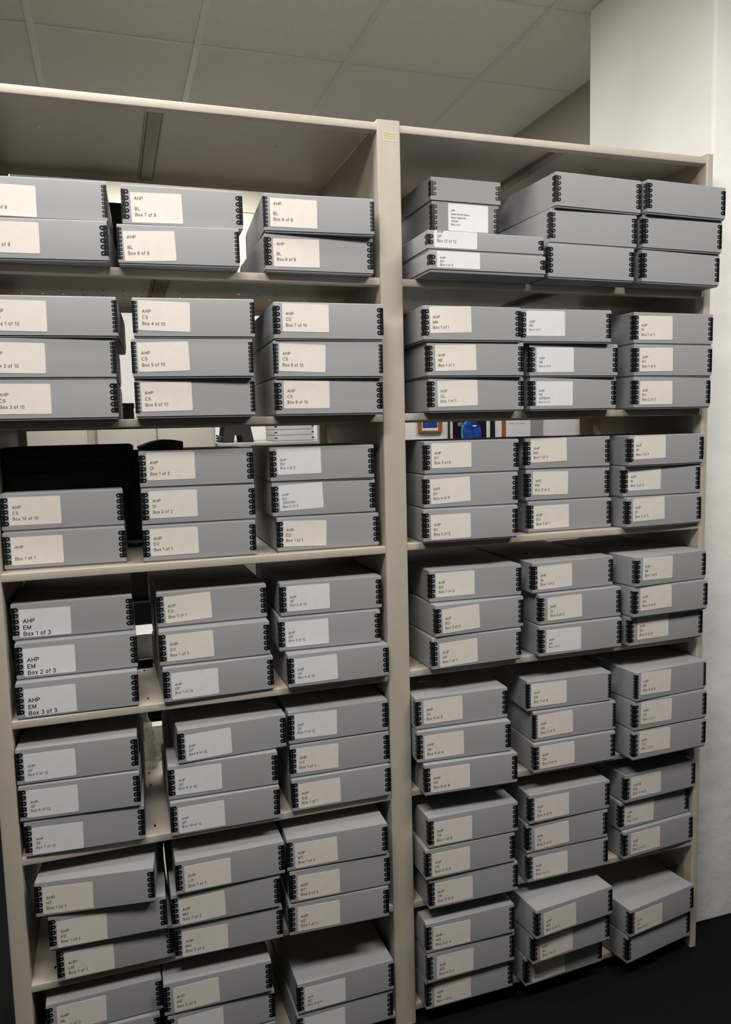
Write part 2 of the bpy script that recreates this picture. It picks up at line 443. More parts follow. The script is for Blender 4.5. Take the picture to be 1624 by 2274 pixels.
def make_shelf(bay, s, z):
    x0, x1 = (0.0002, XR_-0.0002) if bay == 'R' else (-PW-BW+0.0002, -PW-0.0002)
    side = 'right' if bay == 'R' else 'left'
    lab = {'T': 'beige steel top panel closing the %s bay above the highest boxes' % side,
           'G': 'lowest beige steel shelf of the %s bay, just above the floor' % side}.get(s,
           '%s beige steel shelf from the top in the %s bay, carrying grey boxes' % (ORD[s], side))
    t = thing('metal_shelf', lab, 'shelf', ((x0+x1)/2, 0.0, z), 0, 'beige steel shelves')
    hw = (x1-x0)/2
    obj('deck', deck_mesh(-hw, hw, s != 'T'), t)
    # front lip: folded channel with a soft upper edge
    bm = bmesh.new(); bm_box(bm, -hw, hw, 0.0, 0.026, -LH, 0.0006)
    ed = [e for e in bm.edges if all(v.co.y < 0.001 for v in e.verts) and abs(e.verts[0].co.z-e.verts[1].co.z) < 1e-6]
    bevel_all(bm, 0.0022, 3, ed)
    obj('front_lip', mesh_from(bm, 'front_lip', M['steel'], smooth=True), t)
    simple_box('rear_lip', -hw, hw, SD-0.003, SD, -LH, 0.0, M['steel'], parent=t)
    # welded stiffener under the deck, running front to back
    bm = bmesh.new()
    bm_box(bm, -0.016, 0.016, 0.026, SD-0.003, -0.010, -0.0014)
    bevel_all(bm, 0.002, 2)
    bm_box(bm, -0.0215, -0.0175, 0.026, SD-0.003, -0.006, -0.0014)
    bm_box(bm, 0.0175, 0.0215, 0.026, SD-0.003, -0.006, -0.0014)
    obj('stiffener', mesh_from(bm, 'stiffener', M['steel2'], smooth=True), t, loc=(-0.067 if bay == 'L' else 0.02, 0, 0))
    if s == 'T':
        for sx in ((-0.33, 0.25) if bay == 'L' else (-0.42, 0.30)):  # white pegs stand in for light coming through holes in the panel
            bm = bmesh.new()
            bmesh.ops.create_cone(bm, cap_ends=True, segments=12, radius1=0.003, radius2=0.0035, depth=0.003)
            for v in bm.verts: v.co += Vector((sx, 0.22, -0.0028))
            obj('zinc_and_light_dot', mesh_from(bm, 'zinc_and_light_dot', M['whiteplastic'], smooth=True), t)
    return t
for s in 'TABCDEFG':
    make_shelf('L', s, ZL[s]); make_shelf('R', s, ZR[s])

def make_upright(x0, x1, label, rear=(0.0, 0.0), sticker=False):
    cx = (x0+x1)/2
    t = thing('shelf_upright', label, 'shelf post', (cx, 0, FLOOR_Z), 0, 'shelving uprights')
    H_ = 2.112 - FLOOR_Z
    a, b = x0-cx, x1-cx
    bm = bmesh.new(); bm_box(bm, a, b, -0.0025, 0.032, 0, H_)
    ed = [e for e in bm.edges if abs(e.verts[0].co.z-e.verts[1].co.z) > 1 and e.verts[0].co.y < 0]
    bevel_all(bm, 0.003, 3, ed)
    obj('front_post', mesh_from(bm, 'front_post', M['steel'], smooth=True), t)
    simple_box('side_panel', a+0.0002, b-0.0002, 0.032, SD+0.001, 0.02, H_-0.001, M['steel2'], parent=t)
    simple_box('rear_post', a-rear[0], b+rear[1], SD+0.001, SD+0.034, 0, H_, M['steel'], bev=0.002, parent=t)
    if sticker:
        bm = bmesh.new(); zc = 2.0735 - FLOOR_Z
        vs = [bm.verts.new((x, -0.0028, z)) for x, z in ((-0.0145, zc-0.011), (0.0195, zc-0.0115), (0.0195, zc+0.0105), (-0.0155, zc+0.0115))]
        bm.faces.new(vs)
        vs2 = [bm.verts.new((v.co.x, -0.0022, v.co.z)) for v in vs]
        for i in range(4): bm.faces.new([vs[(i+1) % 4], vs[i], vs2[i], vs2[(i+1) % 4]])
        # three faint, worn-away rows of print
        rnd = random.Random(3)
        for r_, zz in enumerate((0.0055, 0.0005, -0.0045)):
            x = -0.0125
            while x < 0.016:
                w = rnd.uniform(0.001, 0.0024)
                vv = [bm.verts.new((x+dx, -0.0030, zc+zz+dz-0.0008*(x/0.03))) for dx, dz in ((0, -0.0008), (w, -0.0008), (w, 0.0008), (0, 0.0008))]
                f = bm.faces.new(vv); f.material_index = 1
                x += w + rnd.uniform(0.0006, 0.0016)
        obj('sticker', mesh_from(bm, 'sticker', [M['sticker'], M['sticker_ink']]), t, label='small yellowed sticker with three faded lines of print')
    return t
make_upright(-PW, 0.0, 'beige steel post with a yellowed sticker, between the two shelving bays', rear=(0.022, 0.012), sticker=True)
make_upright(XR_, XR_+0.023, 'narrow beige steel post at the right end, beside the concrete column', rear=(0.045, 0.0))
make_upright(-PW-BW-0.040, -PW-BW, 'narrow beige steel post at the left end of the shelving', rear=(0.0, 0.020))

# ================================================================== ARCHIVAL BOXES
BWID, BH, BG, BD = 0.268, 0.084, 0.0045, 0.385

def lid_mesh(w, d, h, wall=0.0016):
    """Telescoping lid: top and four walls, hollow below, softly rounded folds."""
    bm = bmesh.new()
    vs, fs = bm_box(bm, -w/2, w/2, 0, d, 0, h)
    bot = [f for f in bm.faces if all(v.co.z < 1e-6 for v in f.verts)]
    top = [e for e in bm.edges if all(v.co.z > h-1e-6 for v in e.verts)]
    ver = [e for e in bm.edges if abs(e.verts[0].co.z-e.verts[1].co.z) > h*0.5]
    bmesh.ops.bevel(bm, geom=top, offset=0.0032, segments=3, profile=0.5, affect='EDGES')
    bot = [f for f in bm.faces if all(v.co.z < 1e-6 for v in f.verts)]
    r = bmesh.ops.inset_individual(bm, faces=bot, thickness=wall)
    bot = [f for f in bm.faces if all(v.co.z < 1e-6 for v in f.verts) and abs(f.calc_center_median().y-d/2) < 1e-3 and f.calc_area() > w*d*0.5]
    ex = bmesh.ops.extrude_face_region(bm, geom=bot)
    for v in [g for g in ex['geom'] if isinstance(g, bmesh.types.BMVert)]: v.co.z += h - wall - 0.001
    bmesh.ops.delete(bm, geom=bot, context='FACES')
    return mesh_from(bm, 'lid', M['card'], smooth=True)

def base_mesh(w, d, h, wall=0.0016):
    bm = bmesh.new()
    g = wall + 0.0006
    bm_box(bm, -w/2+g, w/2-g, g, d-g, 0, h)
    ed = [e for e in bm.edges if all(v.co.z < 1e-6 for v in e.verts)]
    bevel_all(bm, 0.0012, 2, ed)
    return mesh_from(bm, 'base', M['card_in'], smooth=True)

def ring(bm, cx, cz, ro, ri, y, place, n=14, hgt=0.0011):
    """Raised flat eyelet; place(u, z, out) maps face coordinates to 3-D."""
    prof = [(ro, 0), (ro*0.93, hgt*0.8), ((ro+ri)/2, hgt), (ri*1.12, hgt*0.8), (ri, 0)]
    loops = []
    for rr, hh in prof:
        loops.append([bm.verts.new(place(cx+rr*math.cos(2*math.pi*k/n), cz+rr*math.sin(2*math.pi*k/n), hh)) for k in range(n)])
    for a, b in zip(loops, loops[1:]):
        for k in range(n):
            bm.faces.new([a[k], a[(k+1) % n], b[(k+1) % n], b[k]])

def edge_mesh(kind, h, n=None):
    """Black metal corner fastener for the left front corner; corner at the origin, front = -y, side = -x."""
    if kind == 'b':
        pitch, ro, ri, ux, strip, hole = 0.0136, 0.0052, 0.0019, 0.0104, 0.0078, 0.0011
        n = n or 5
    else:
        pitch, ro, ri, ux, strip, hole = 0.0089, 0.0034, 0.0013, 0.0068, 0.0050, 0.0008
        n = n or 8
    z0 = h/2 - pitch*(n-1)/2
    bm = bmesh.new()
    th = 0.0008
    front = lambda u, z, o: (u, -o, z)
    side = lambda u, z, o: (-o, u, z)
    for place in (front, side):
        for k in range(n):
            ring(bm, ux, z0+k*pitch, ro, ri, 0, place)
        # perforated strip between the corner and the eyelets
        def slab(u0, u1, za, zb):
            P = [(u0, za), (u1, za), (u1, zb), (u0, zb)]
            top = [bm.verts.new(place(u, z, th)) for u, z in P]
            bot = [bm.verts.new(place(u, z, -0.0002)) for u, z in P]
            bm.faces.new(top)
            for i in range(4): bm.faces.new([top[i], top[(i+1) % 4], bot[(i+1) % 4], bot[i]])
        za, zb = z0-ro*0.95, z0+(n-1)*pitch+ro*0.95
        uh = 0.0031 if kind == 'b' else 0.0022
        slab(0 if place is front else 0.0, uh-hole, za, zb)
        slab(uh+hole, strip, za, zb)
        z = za
        for k in range(n-1):
            zc = z0+(k+0.5)*pitch
            slab(uh-hole, uh+hole, z, zc-hole); z = zc+hole
        slab(uh-hole, uh+hole, z, zb)
    # rounded outer corner bead
    prev = None
    for k in range(5):
        a = math.pi + k*math.pi/8
        p = (th*math.cos(a)*1.0, th*math.sin(a)*1.0)
        cur = [bm.verts.new((p[0], p[1], z)) for z in (za, zb)]
        if prev: bm.faces.new([prev[0], cur[0], cur[1], prev[1]])
        prev = cur
    return mesh_from(bm, 'metal_edge', M['black'], smooth=True)

def mirror_mesh(me, name):
    m2 = me.copy(); m2.name = name
    m2.transform(Matrix.Scale(-1, 4, (1, 0, 0)))
    m2.flip_normals()
    return m2

ME_LID = lid_mesh(BWID, BD, BH)
ME_BASE = base_mesh(BWID, BD, BH)
EDGE = {}
for k in 'bs':
    e = edge_mesh(k, BH); EDGE[k] = (e, mirror_mesh(e, 'metal_edge_mirrored'))

def add_edges(root, w, d, z, pair):
    l, r = pair
    obj('metal_edge', l, root, (-w/2, 0, z)); obj('metal_edge', r, root, (w/2, 0, z))
    obj('metal_edge', l, root, (w/2, d, z), math.pi); obj('metal_edge', r, root, (-w/2, d, z), math.pi)

def label_mesh(w, h, mat, lines, margin=0.008, corner=0.0028, fold=0.0):
    """Adhesive label in the x/z plane, origin at its top left corner; lines = (text, baseline below top, cap, bold)."""
    bm = bmesh.new()
    pts = [(x, z-h) for x, z in rounded_rect(w, h, corner)]
    front = [bm.verts.new((x, -0.0006, z)) for x, z in pts]
    back = [bm.verts.new((x, 0.0004, z)) for x, z in pts]
    f = bm.faces.new(front); f.normal_update()
    for i in range(len(pts)):
        j = (i+1) % len(pts); bm.faces.new([front[j], front[i], back[i], back[j]])
    for s, dz, cap, bold in lines:
        if s: add_text(bm, s, margin, -dz, -0.0009, cap, 1, bold)
    me = bpy.data.meshes.new('paper_label'); bm.to_mesh(me); bm.free()
    me.materials.append(M[mat]); me.materials.append(M['ink'])
    return me

# (bay, shelf, column, index from top, boxes in stack, x, y, turn, series, number, clasp size, label colour, label u, label v, label turn)
BOXES = [
 ('L','A',0,0,2,-0.9715,-0.0169,-0.0438,'BL','4of9','s','c',0.012,0.0675,-0.016),
 ('L','A',0,1,2,-0.9735,-0.0256,-0.0831,'BL','5of9','b','c',0.0165,0.0763,-0.011),
 ('L','A',1,0,2,-0.6716,-0.0183,-0.0185,'BL','7of9','b','c',0.0184,0.0675,0.023),
 ('L','A',1,1,2,-0.6857,-0.0301,-0.0541,'BL','6of9','s','c',0.012,0.0682,0.037),
 ('L','A',2,0,2,-0.3553,-0.0283,-0.0609,'BL','8of9','s','c',0.0159,0.0736,-0.011),
 ('L','A',2,1,2,-0.3537,-0.0228,-0.0085,'BL','9of9','b','c',0.0194,0.072,0.012),
 ('L','B',0,0,3,-0.9637,-0.0445,-0.0612,'CS','1of10','s','c',0.012,0.0741,-0.014),
 ('L','B',0,1,3,-0.972,-0.042,-0.0379,'CS','2of10','s','c',0.012,0.0741,-0.016),
 ('L','B',0,2,3,-0.9722,-0.039,-0.0392,'CS','3of10','b','c',0.0176,0.0747,-0.007),
 ('L','B',1,0,3,-0.6629,-0.0593,-0.0861,'CS','4of10','s','c',0.0132,0.0778,-0.032),
 ('L','B',1,1,3,-0.6692,-0.0559,-0.0858,'CS','5of10','s','c',0.012,0.0747,0.025),
 ('L','B',1,2,3,-0.6662,-0.0491,-0.0481,'CS','6of10','s','c',0.0125,0.0753,0.016),
 ('L','B',2,0,3,-0.3456,-0.0567,-0.0347,'CS','7of10','b','c',0.0206,0.0803,-0.006),
 ('L','B',2,1,3,-0.3473,-0.0512,-0.0392,'CS','8of10','s','c',0.0135,0.0774,-0.031),
 ('L','B',2,2,3,-0.3456,-0.0448,-0.0207,'CS','9of10','b','c',0.0205,0.078,-0.005),
 ('L','C',0,0,2,-0.9717,0.0516,-0.003,'CS','10of10','b','c',0.0165,0.0754,-0.008),
 ('L','C',0,1,2,-0.9717,0.0468,-0.0282,'DE','1of1','b','c',0.0165,0.0723,-0.002),
 ('L','C',1,0,3,-0.6639,0.0175,-0.0258,'DI','1of2','b','c',0.0165,0.0797,0.001),
 ('L','C',1,1,3,-0.6623,0.0175,-0.0156,'DI','2of2','b','c',0.0165,0.0776,-0.001),
 ('L','C',1,2,3,-0.6644,0.0167,-0.0263,'DV','1of1','b','c',0.0165,0.0759,0.004),
 ('L','C',2,0,3,-0.3506,0.0251,-0.0481,'DU','1of2','b','w',0.0165,0.0799,0.007),
 ('L','C',2,1,3,-0.3482,0.0276,-0.0395,'DU|32DU131','2of2','b','w',0.0165,0.0767,0.038),
 ('L','C',2,2,3,-0.3398,0.0229,-0.0196,'ED','1of1','b','c',0.0165,0.0762,-0.04),
 ('L','D',0,0,3,-0.9644,0.0375,-0.0119,'EM','1of3','b','w',0.0165,0.0688,-0.011),
 ('L','D',0,1,3,-0.9595,0.0193,-0.0069,'EM','2of3','b','w',0.0165,0.0694,-0.006),
 ('L','D',0,2,3,-0.962,0.0023,-0.0167,'EM','3of3','b','w',0.0165,0.0676,0.005),
 ('L','D',1,0,3,-0.6399,0.0264,0.0128,'FO','1of1','b','c',0.0165,0.0718,0.036),
 ('L','D',1,1,3,-0.6407,0.001,-0.0026,'GV','1of1','b','c',0.0165,0.0724,0.014),
 ('L','D',1,2,3,-0.6359,-0.0097,0.0172,'GF','1of12','b','w',0.0186,0.0687,0.006),
 ('L','D',2,0,3,-0.3397,0.0139,-0.0195,'GF','2of12','b','w',0.0165,0.0751,-0.004),
 ('L','D',2,1,3,-0.3469,0.0115,-0.0382,'GF','3of12','b','w',0.0165,0.0727,0.006),
 ('L','D',2,2,3,-0.3325,-0.0165,-0.0003,'GF','4of12','b','w',0.0165,0.0712,0.012),
 ('L','E',0,0,3,-0.9717,-0.0042,-0.0431,'GF','5of12','b','w',0.0165,0.0694,0.003),
 ('L','E',0,1,3,-0.9708,-0.005,-0.0563,'GF','6of12','b','w',0.0165,0.0714,-0.007),
 ('L','E',0,2,3,-0.9645,-0.0037,-0.0382,'GF','7of12','b','w',0.0165,0.0681,-0.024),
 ('L','E',1,0,3,-0.6099,-0.0217,0.0411,'GF','8of12','b','w',0.0165,0.0675,0.025),
 ('L','E',1,1,3,-0.6371,-0.018,-0.0245,'GF','9of12','b','w',0.0165,0.0733,-0.002),
 ('L','E',1,2,3,-0.6362,-0.0268,-0.0057,'GF','10of12','b','w',0.0176,0.068,0.011),
 ('L','E',2,0,3,-0.3339,-0.0037,-0.0044,'GF','11of12','b','w',0.0165,0.0761,-0.024),
 ('L','E',2,1,3,-0.3325,-0.0044,-0.0009,'GT','1of1','b','c',0.0165,0.0741,-0.021),
 ('L','E',2,2,3,-0.3323,-0.0106,0.0002,'GG','1of1','b','c',0.0168,0.0692,0.009),
 ('L','F',0,0,3,-0.9498,-0.0203,-0.1125,'HT','1of1','b','c',0.0165,0.0695,-0.011),
 ('L','F',0,1,3,-0.9253,-0.0207,-0.0336,'KD','1of1','b','c',0.0177,0.0675,-0.011),
 ('L','F',0,2,3,-0.9134,-0.0126,0.0021,'LM','1of1','b','c',0.0165,0.0675,-0.002),
 ('L','F',1,0,3,-0.6322,-0.0441,0.0091,'LO','1of1','b','c',0.0203,0.0675,0.002),
 ('L','F',1,1,3,-0.6458,-0.0351,-0.0115,'MH','1of2','b','c',0.0169,0.0675,0.028),
 ('L','F',1,2,3,-0.6413,-0.0279,-0.0201,'MH','2of2','b','c',0.0174,0.0675,-0.01),
 ('L','F',2,0,3,-0.3566,-0.0373,-0.0388,'MT','1of2','b','c',0.0198,0.0683,0.016),
 ('L','F',2,1,3,-0.3516,-0.0367,-0.0278,'MT','2of2','b','c',0.02,0.0689,-0.01),
 ('L','F',2,2,3,-0.3561,-0.0346,-0.0372,'MZ','1of1','b','c',0.0226,0.0715,-0.01),
 ('L','G',0,0,3,-0.9454,-0.0107,0.0261,'ML','1of2','b','c',0.0235,0.0724,-0.007),
 ('L','G',0,1,3,-0.9542,-0.0145,0.007,'ML','2of2','b','c',0.02,0.07,0.0),
 ('L','G',0,2,3,-0.9542,-0.0145,0.007,'','','b','',0.02,0.069,0.0),
 ('L','G',1,0,3,-0.6753,-0.033,-0.0121,'ME','2of2','b','c',0.0221,0.0675,0.027),
 ('L','G',1,1,3,-0.6686,-0.0313,0.011,'MO','1of5','b','w',0.0237,0.07,0.01),
 ('L','G',1,2,3,-0.6686,-0.0313,0.011,'','','b','',0.02,0.069,0.0),
 ('L','G',2,0,2,-0.3404,-0.0319,0.0191,'MO','3of5','b','w',0.0184,0.0686,-0.008),
 ('L','G',2,1,2,-0.3435,-0.0293,0.0264,'MO','4of5','b','w',0.0193,0.0706,0.004),
 ('R','A',1,0,3,0.3893,-0.0868,0.0517,'','','b','',0.0,0.0,0.0),
 ('R','A',1,1,3,0.3794,-0.0766,0.0279,'','','b','',0.0,0.0,0.0),
 ('R','A',1,2,3,0.3695,-0.0821,0.0353,'','','b','',0.0,0.0,0.0),
 ('R','A',2,0,3,0.6655,-0.0897,0.0515,'','','b','',0.0,0.0,0.0),
 ('R','A',2,1,3,0.6637,-0.0773,0.0381,'','','b','',0.0,0.0,0.0),
 ('R','A',2,2,3,0.6643,-0.073,0.0502,'','','b','',0.0,0.0,0.0),
 ('R','B',0,0,3,0.032,-0.0556,-0.0355,'MN','1of1','b','c',0.0165,0.0805,0.028),
 ('R','B',0,1,3,0.0432,-0.0494,-0.0335,'NE','1of1','b','c',0.0215,0.0758,0.018),
 ('R','B',0,2,3,0.0496,-0.0437,-0.0093,'OL','1of1','b','c',0.0225,0.0748,0.023),
 ('R','B',1,0,3,0.3092,-0.0476,-0.0485,'PB','1of3','b','w',0.0165,0.0786,0.003),
 ('R','B',1,1,3,0.3398,-0.0402,-0.0251,'PB','2of3','b','w',0.0198,0.0735,0.009),
 ('R','B',1,2,3,0.343,-0.0378,0.0049,'PB|32PB240','3of3','b','w',0.0182,0.0735,-0.001),
 ('R','B',2,0,3,0.6613,-0.0442,0.005,'PI','1of1','b','c',0.0165,0.0738,0.012),
 ('R','B',2,1,3,0.662,-0.0466,0.0183,'RY','1of5','b','c',0.0182,0.0754,0.014),
 ('R','B',2,2,3,0.6626,-0.0468,0.0359,'RY','2of5','b','c',0.0199,0.0726,0.007),
 ('R','C',0,0,3,0.0478,-0.0109,-0.0446,'RY','3of5','b','c',0.0194,0.0786,0.0),
 ('R','C',0,1,3,0.0442,-0.013,-0.0425,'RY','4of5','b','c',0.0165,0.073,0.04),
 ('R','C',0,2,3,0.0397,-0.0175,-0.0538,'RY','5of5','b','c',0.0196,0.0682,0.012),
 ('R','C',1,0,3,0.3639,0.0258,-0.0269,'RM','1of2','b','c',0.0165,0.0805,0.024),
 ('R','C',1,1,3,0.3657,0.0259,-0.0134,'RM','2of2','b','c',0.0216,0.0792,-0.02),
 ('R','C',1,2,3,0.3713,0.0226,-0.0106,'RV','1of1','b','c',0.0165,0.0714,0.007),
 ('R','C',2,0,3,0.6621,-0.0283,0.0463,'RI','1of3','b','c',0.0166,0.0805,0.018),
 ('R','C',2,1,3,0.6569,-0.0111,0.0061,'RI','2of3','b','c',0.0165,0.0801,0.003),
 ('R','C',2,2,3,0.6618,-0.0216,0.0402,'RI','3of3','b','c',0.0213,0.0797,0.021),
 ('R','D',0,0,3,0.0603,-0.0013,-0.0423,'RO','1of2','b','c',0.0176,0.0755,0.007),
 ('R','D',0,1,3,0.0641,-0.0316,0.0554,'RO','2of2','b','c',0.0183,0.0713,0.038),
 ('R','D',0,2,3,0.0543,-0.0278,0.022,'SA','1of1','b','c',0.0207,0.0677,0.032),
 ('R','D',1,0,3,0.3618,-0.015,0.0388,'SL','1of2','b','c',0.0169,0.072,0.014),
 ('R','D',1,1,3,0.3777,-0.0264,0.022,'SL','2of2','b','c',0.0251,0.073,0.014),
 ('R','D',1,2,3,0.3754,-0.0313,0.0102,'SH','1of2','b','w',0.0216,0.072,-0.009),
 ('R','D',2,0,3,0.666,-0.0612,0.1074,'SK','1of6','b','c',0.0261,0.0805,-0.025),
 ('R','D',2,1,3,0.6637,-0.0571,0.0507,'SK','2of6','b','c',0.0219,0.0805,0.016),
 ('R','D',2,2,3,0.6627,-0.0395,0.048,'SK','3of6','b','c',0.0282,0.0796,-0.001),
 ('R','E',0,0,3,0.0032,-0.031,-0.0213,'SK','4of6','b','c',0.0219,0.0751,0.011),
 ('R','E',0,1,3,0.0031,-0.0389,-0.0604,'SK','5of6','b','c',0.0192,0.0704,0.017),
 ('R','E',0,2,3,0.0178,-0.0516,-0.047,'SK','6of6','b','c',0.0165,0.0703,0.005),
 ('R','E',1,0,3,0.3422,-0.0205,-0.0287,'SN','1of4','s','c',0.012,0.0749,-0.003),
 ('R','E',1,1,3,0.3581,-0.0274,-0.0041,'SN','2of4','s','c',0.0133,0.0732,0.023),
 ('R','E',1,2,3,0.3544,-0.0351,0.0063,'SN','3of4','b','c',0.0189,0.0737,0.009),
 ('R','E',2,0,3,0.6661,-0.0672,0.0927,'SN','4of4','s','c',0.0199,0.0805,-0.036),
 ('R','E',2,1,3,0.6642,-0.0636,0.0547,'ST','1of1','b','c',0.0251,0.0805,-0.028),
 ('R','E',2,2,3,0.6639,-0.0621,0.0504,'TO','1of1','b','c',0.0222,0.0805,-0.017),
 ('R','F',0,0,3,0.0237,-0.0569,0.0049,'TR','1of5','b','c',0.0165,0.0686,-0.004),
 ('R','F',0,1,3,0.0145,-0.0563,0.0086,'TR','2of5','b','c',0.0187,0.0695,0.001),
 ('R','F',0,2,3,0.0254,-0.051,-0.0008,'TR','3of5','b','c',0.0168,0.0695,0.003),
 ('R','F',1,0,3,0.3374,-0.0383,0.0192,'TR','4of5','b','c',0.0182,0.0703,0.004),
 ('R','F',1,1,3,0.3316,-0.033,0.0027,'TR','5of5','b','c',0.0252,0.0692,0.033),
 ('R','F',1,2,3,0.3355,-0.0315,0.0056,'WA','1of2','b','c',0.019,0.0689,0.006),
 ('R','F',2,0,3,0.6623,-0.029,0.0675,'WA','2of2','b','c',0.0221,0.0746,-0.005),
 ('R','F',2,1,3,0.6545,-0.0177,0.0905,'WD','1of4','b','c',0.0187,0.0743,-0.04),
 ('R','F',2,2,3,0.6621,-0.0256,0.0785,'WD','2of4','b','c',0.0268,0.0733,-0.001),
 ('R','G',0,0,3,0.0151,-0.0504,0.0083,'WD','3of4','b','c',0.0208,0.0705,-0.026),
 ('R','G',0,1,3,0.0182,-0.0498,0.0258,'WD','4of4','b','c',0.0274,0.0702,-0.019),
 ('R','G',0,2,3,0.0181,-0.0354,0.0129,'WE','1of2','b','c',0.0238,0.0675,0.002),
 ('R','G',1,0,3,0.3237,-0.0995,0.1036,'WE','2of2','b','c',0.0247,0.0675,0.026),
 ('R','G',1,1,3,0.324,-0.0798,0.0778,'WI','1of3','b','c',0.0229,0.0675,0.04),
 ('R','G',1,2,3,0.3197,-0.0465,0.0669,'WI','2of3','b','c',0.0224,0.0675,0.025),
 ('R','G',2,0,2,0.652,-0.0744,0.1659,'WI','3of3','b','c',0.0209,0.0686,-0.016),
 ('R','G',2,1,2,0.6496,-0.0655,0.1749,'','','b','',0.0,0.0,0.0),
]
SHELF_WORD = dict(A='top', B='second', C='third', D='fourth', E='fifth', F='sixth', G='lowest')
COLW = ('left', 'middle', 'right')
def style_lines(code, num, lab, key):
    parts = code.split('|')
    n = 'Box ' + num.replace('of', ' of ') if num else ''
    if not num: return []
    if code == 'BL':
        return [('AHP', 0.0160, 0.0066, 0), ('BL', 0.0385, 0.0066, 0), (n, 0.0512, 0.0066, 0)]
    if code == 'EM':
        return [('AHP', 0.0310, 0.0088, 0.04), ('EM', 0.0462, 0.0088, 0.04), (n, 0.0612, 0.0088, 0.04)]
    if lab == 'w':
        small = code in ('PB', 'SH')
        if len(parts) == 2:
            return [('AHP', 0.0275, 0.0056, 0), (parts[0], 0.0375, 0.0056, 0), (parts[1], 0.0470, 0.0054, 0), (n, 0.0570, 0.0048 if parts[0] == 'PB' else 0.0056, 0)]
        return [('AHP', 0.0310, 0.0056, 0), (code, 0.0412, 0.0056, 0), (n, 0.0512, 0.0048 if small else 0.0056, 0)]
    if key[1] in 'EFG' or key[0] == 'R':
        return [('AHP', 0.0290, 0.0066, 0), (code, 0.0415, 0.0066, 0), (n, 0.0540, 0.0066, 0)]
    return [('AHP', 0.0265, 0.0066, 0), (code, 0.0395, 0.0066, 0), (n, 0.0530, 0.0066, 0)]

GROUP = 'grey archival boxes stacked on the shelves'
def place_words(b, s, c, i, m):
    bay = 'left' if b == 'L' else 'right'
    stack = COLW[c] + ' stack'
    pos = 'top' if i == 0 else ('bottom' if i == m-1 else 'middle')
    return pos, stack, SHELF_WORD[s], bay
for (b, s, c, i, m, x, y, a, code, num, cl, lab, u, v, t) in BOXES:
    z = (ZL if b == 'L' else ZR)[s] + (m-1-i)*(BH+BG) + 0.0003
    if b == 'L' and s == 'G' and i == 2 and code == '': num = ''
    pos, stack, sh, bay = place_words(b, s, c, i, m)
    unread = (code, num) in (('ML', '2of2'), ('MO', '1of5'), ('MO', '4of5'), ('DE', '1of1'))
    if num and not unread:
        full = 'grey box labelled AHP %s Box %s, %s shelf, %s' % (code.replace('|', ' '), num.replace('of', ' of '), sh, stack)
    elif lab:
        full = 'grey box, %s of the %s on the %s shelf, %s bay' % (pos, stack, sh, bay)
    else:
        full = 'unlabelled grey box, %s of the %s, %s shelf, %s bay' % (pos, stack, sh, bay)
    loc = Vector((x, y, 0)) + Vector((math.cos(a), math.sin(a), 0))*(BWID/2)
    root = thing('archival_box', full, 'box', (loc.x, loc.y, z), a, GROUP)
    obj('lid', ME_LID, root, (0, 0, BG))
    obj('base', ME_BASE, root)
    add_edges(root, BWID, BD, BG, EDGE[cl])
    if lab:
        if unread:
            lines = [('AHP', 0.0265, 0.0066, 0), ('', 0, 0.0066, 0), ('Box 1 of 1', 0.0530, 0.0066, 0)] if code == 'DE' else []
        else:
            lines = style_lines(code, num, lab, (b, s))
        me = label_mesh(0.112, 0.065, 'cream' if lab == 'c' else 'white', lines)
        if (code, num) == ('WA', '2of2'):      # small brown stain beside the printed letters
            bs = bmesh.new(); bs.from_mesh(me)
            f = bs.faces.new([bs.verts.new((0.0335+0.0042*math.cos(k*math.pi/7)*(1+0.15*math.sin(3*k)), -0.0008, -0.0245+0.0050*math.sin(k*math.pi/7))) for k in range(14)])
            f.material_index = 2; f.normal_update()
            if f.normal.y > 0: f.normal_flip()
            bs.to_mesh(me); bs.free(); me.materials.append(M['stain'])
        lo = obj('paper_label', me, root, (-BWID/2+u, 0, BG+v))
        lo.rotation_euler = (0, -t, 0)

# ---- the two shallow wide boxes and the tall lidded box on the top shelf of the right bay
SW, SH_, SDp = 0.321, 0.0435, 0.40
me_slid, me_sbase = lid_mesh(SW, SDp, SH_), base_mesh(SW, SDp, SH_)
e2 = edge_mesh('b', SH_, 2); pair2 = (e2, mirror_mesh(e2, 'metal_edge_mirrored'))
zA = ZR['A']
for (x, y, a, z, lab, lines, lw, lh, lu, lv, flab) in (
    (0.0335, -0.098, 0.012, zA+0.0003+0.0075, 'white', [('AHP', 0.0185, 0.0050, 0), ('MO', 0.0270, 0.0050, 0), ('Box 5 of 5', 0.0352, 0.0050, 0)], 0.116, 0.0395, 0.0195, 0.0430,
     'shallow wide grey box labelled AHP MO Box 5 of 5, jutting over the top shelf'),
    (0.0315, -0.092, 0.010, zA+0.0003+0.0075+SH_+0.0060, 'white', [('AHP', 0.0062, 0.0062, 0), ('GF', 0.0170, 0.0062, 0), ('Box 12 of 12', 0.0275, 0.0062, 0)], 0.116, 0.0405, 0.0170, 0.0433,
     'shallow wide grey box labelled AHP GF Box 12 of 12, under the tall box')):
    loc = Vector((x, y, 0)) + Vector((math.cos(a), math.sin(a), 0))*(SW/2)
    g = 0.0075 if 'MO' in flab else 0.0060
    root = thing('archival_box', flab, 'box', (loc.x, loc.y, z-g), a, 'shallow grey boxes on the top shelf')
    obj('lid', me_slid, root, (0, 0, g))
    obj('base', base_mesh(SW, SDp, SH_), root)
    add_edges(root, SW, SDp, g, pair2)
    obj('paper_label', label_mesh(lw, lh, lab, lines, corner=0.002), root, (-SW/2+lu, 0, g+lv))
zt = zA+0.0003+0.0075+SH_+0.0060+SH_+0.0004
NW, ND = 0.202, 0.26
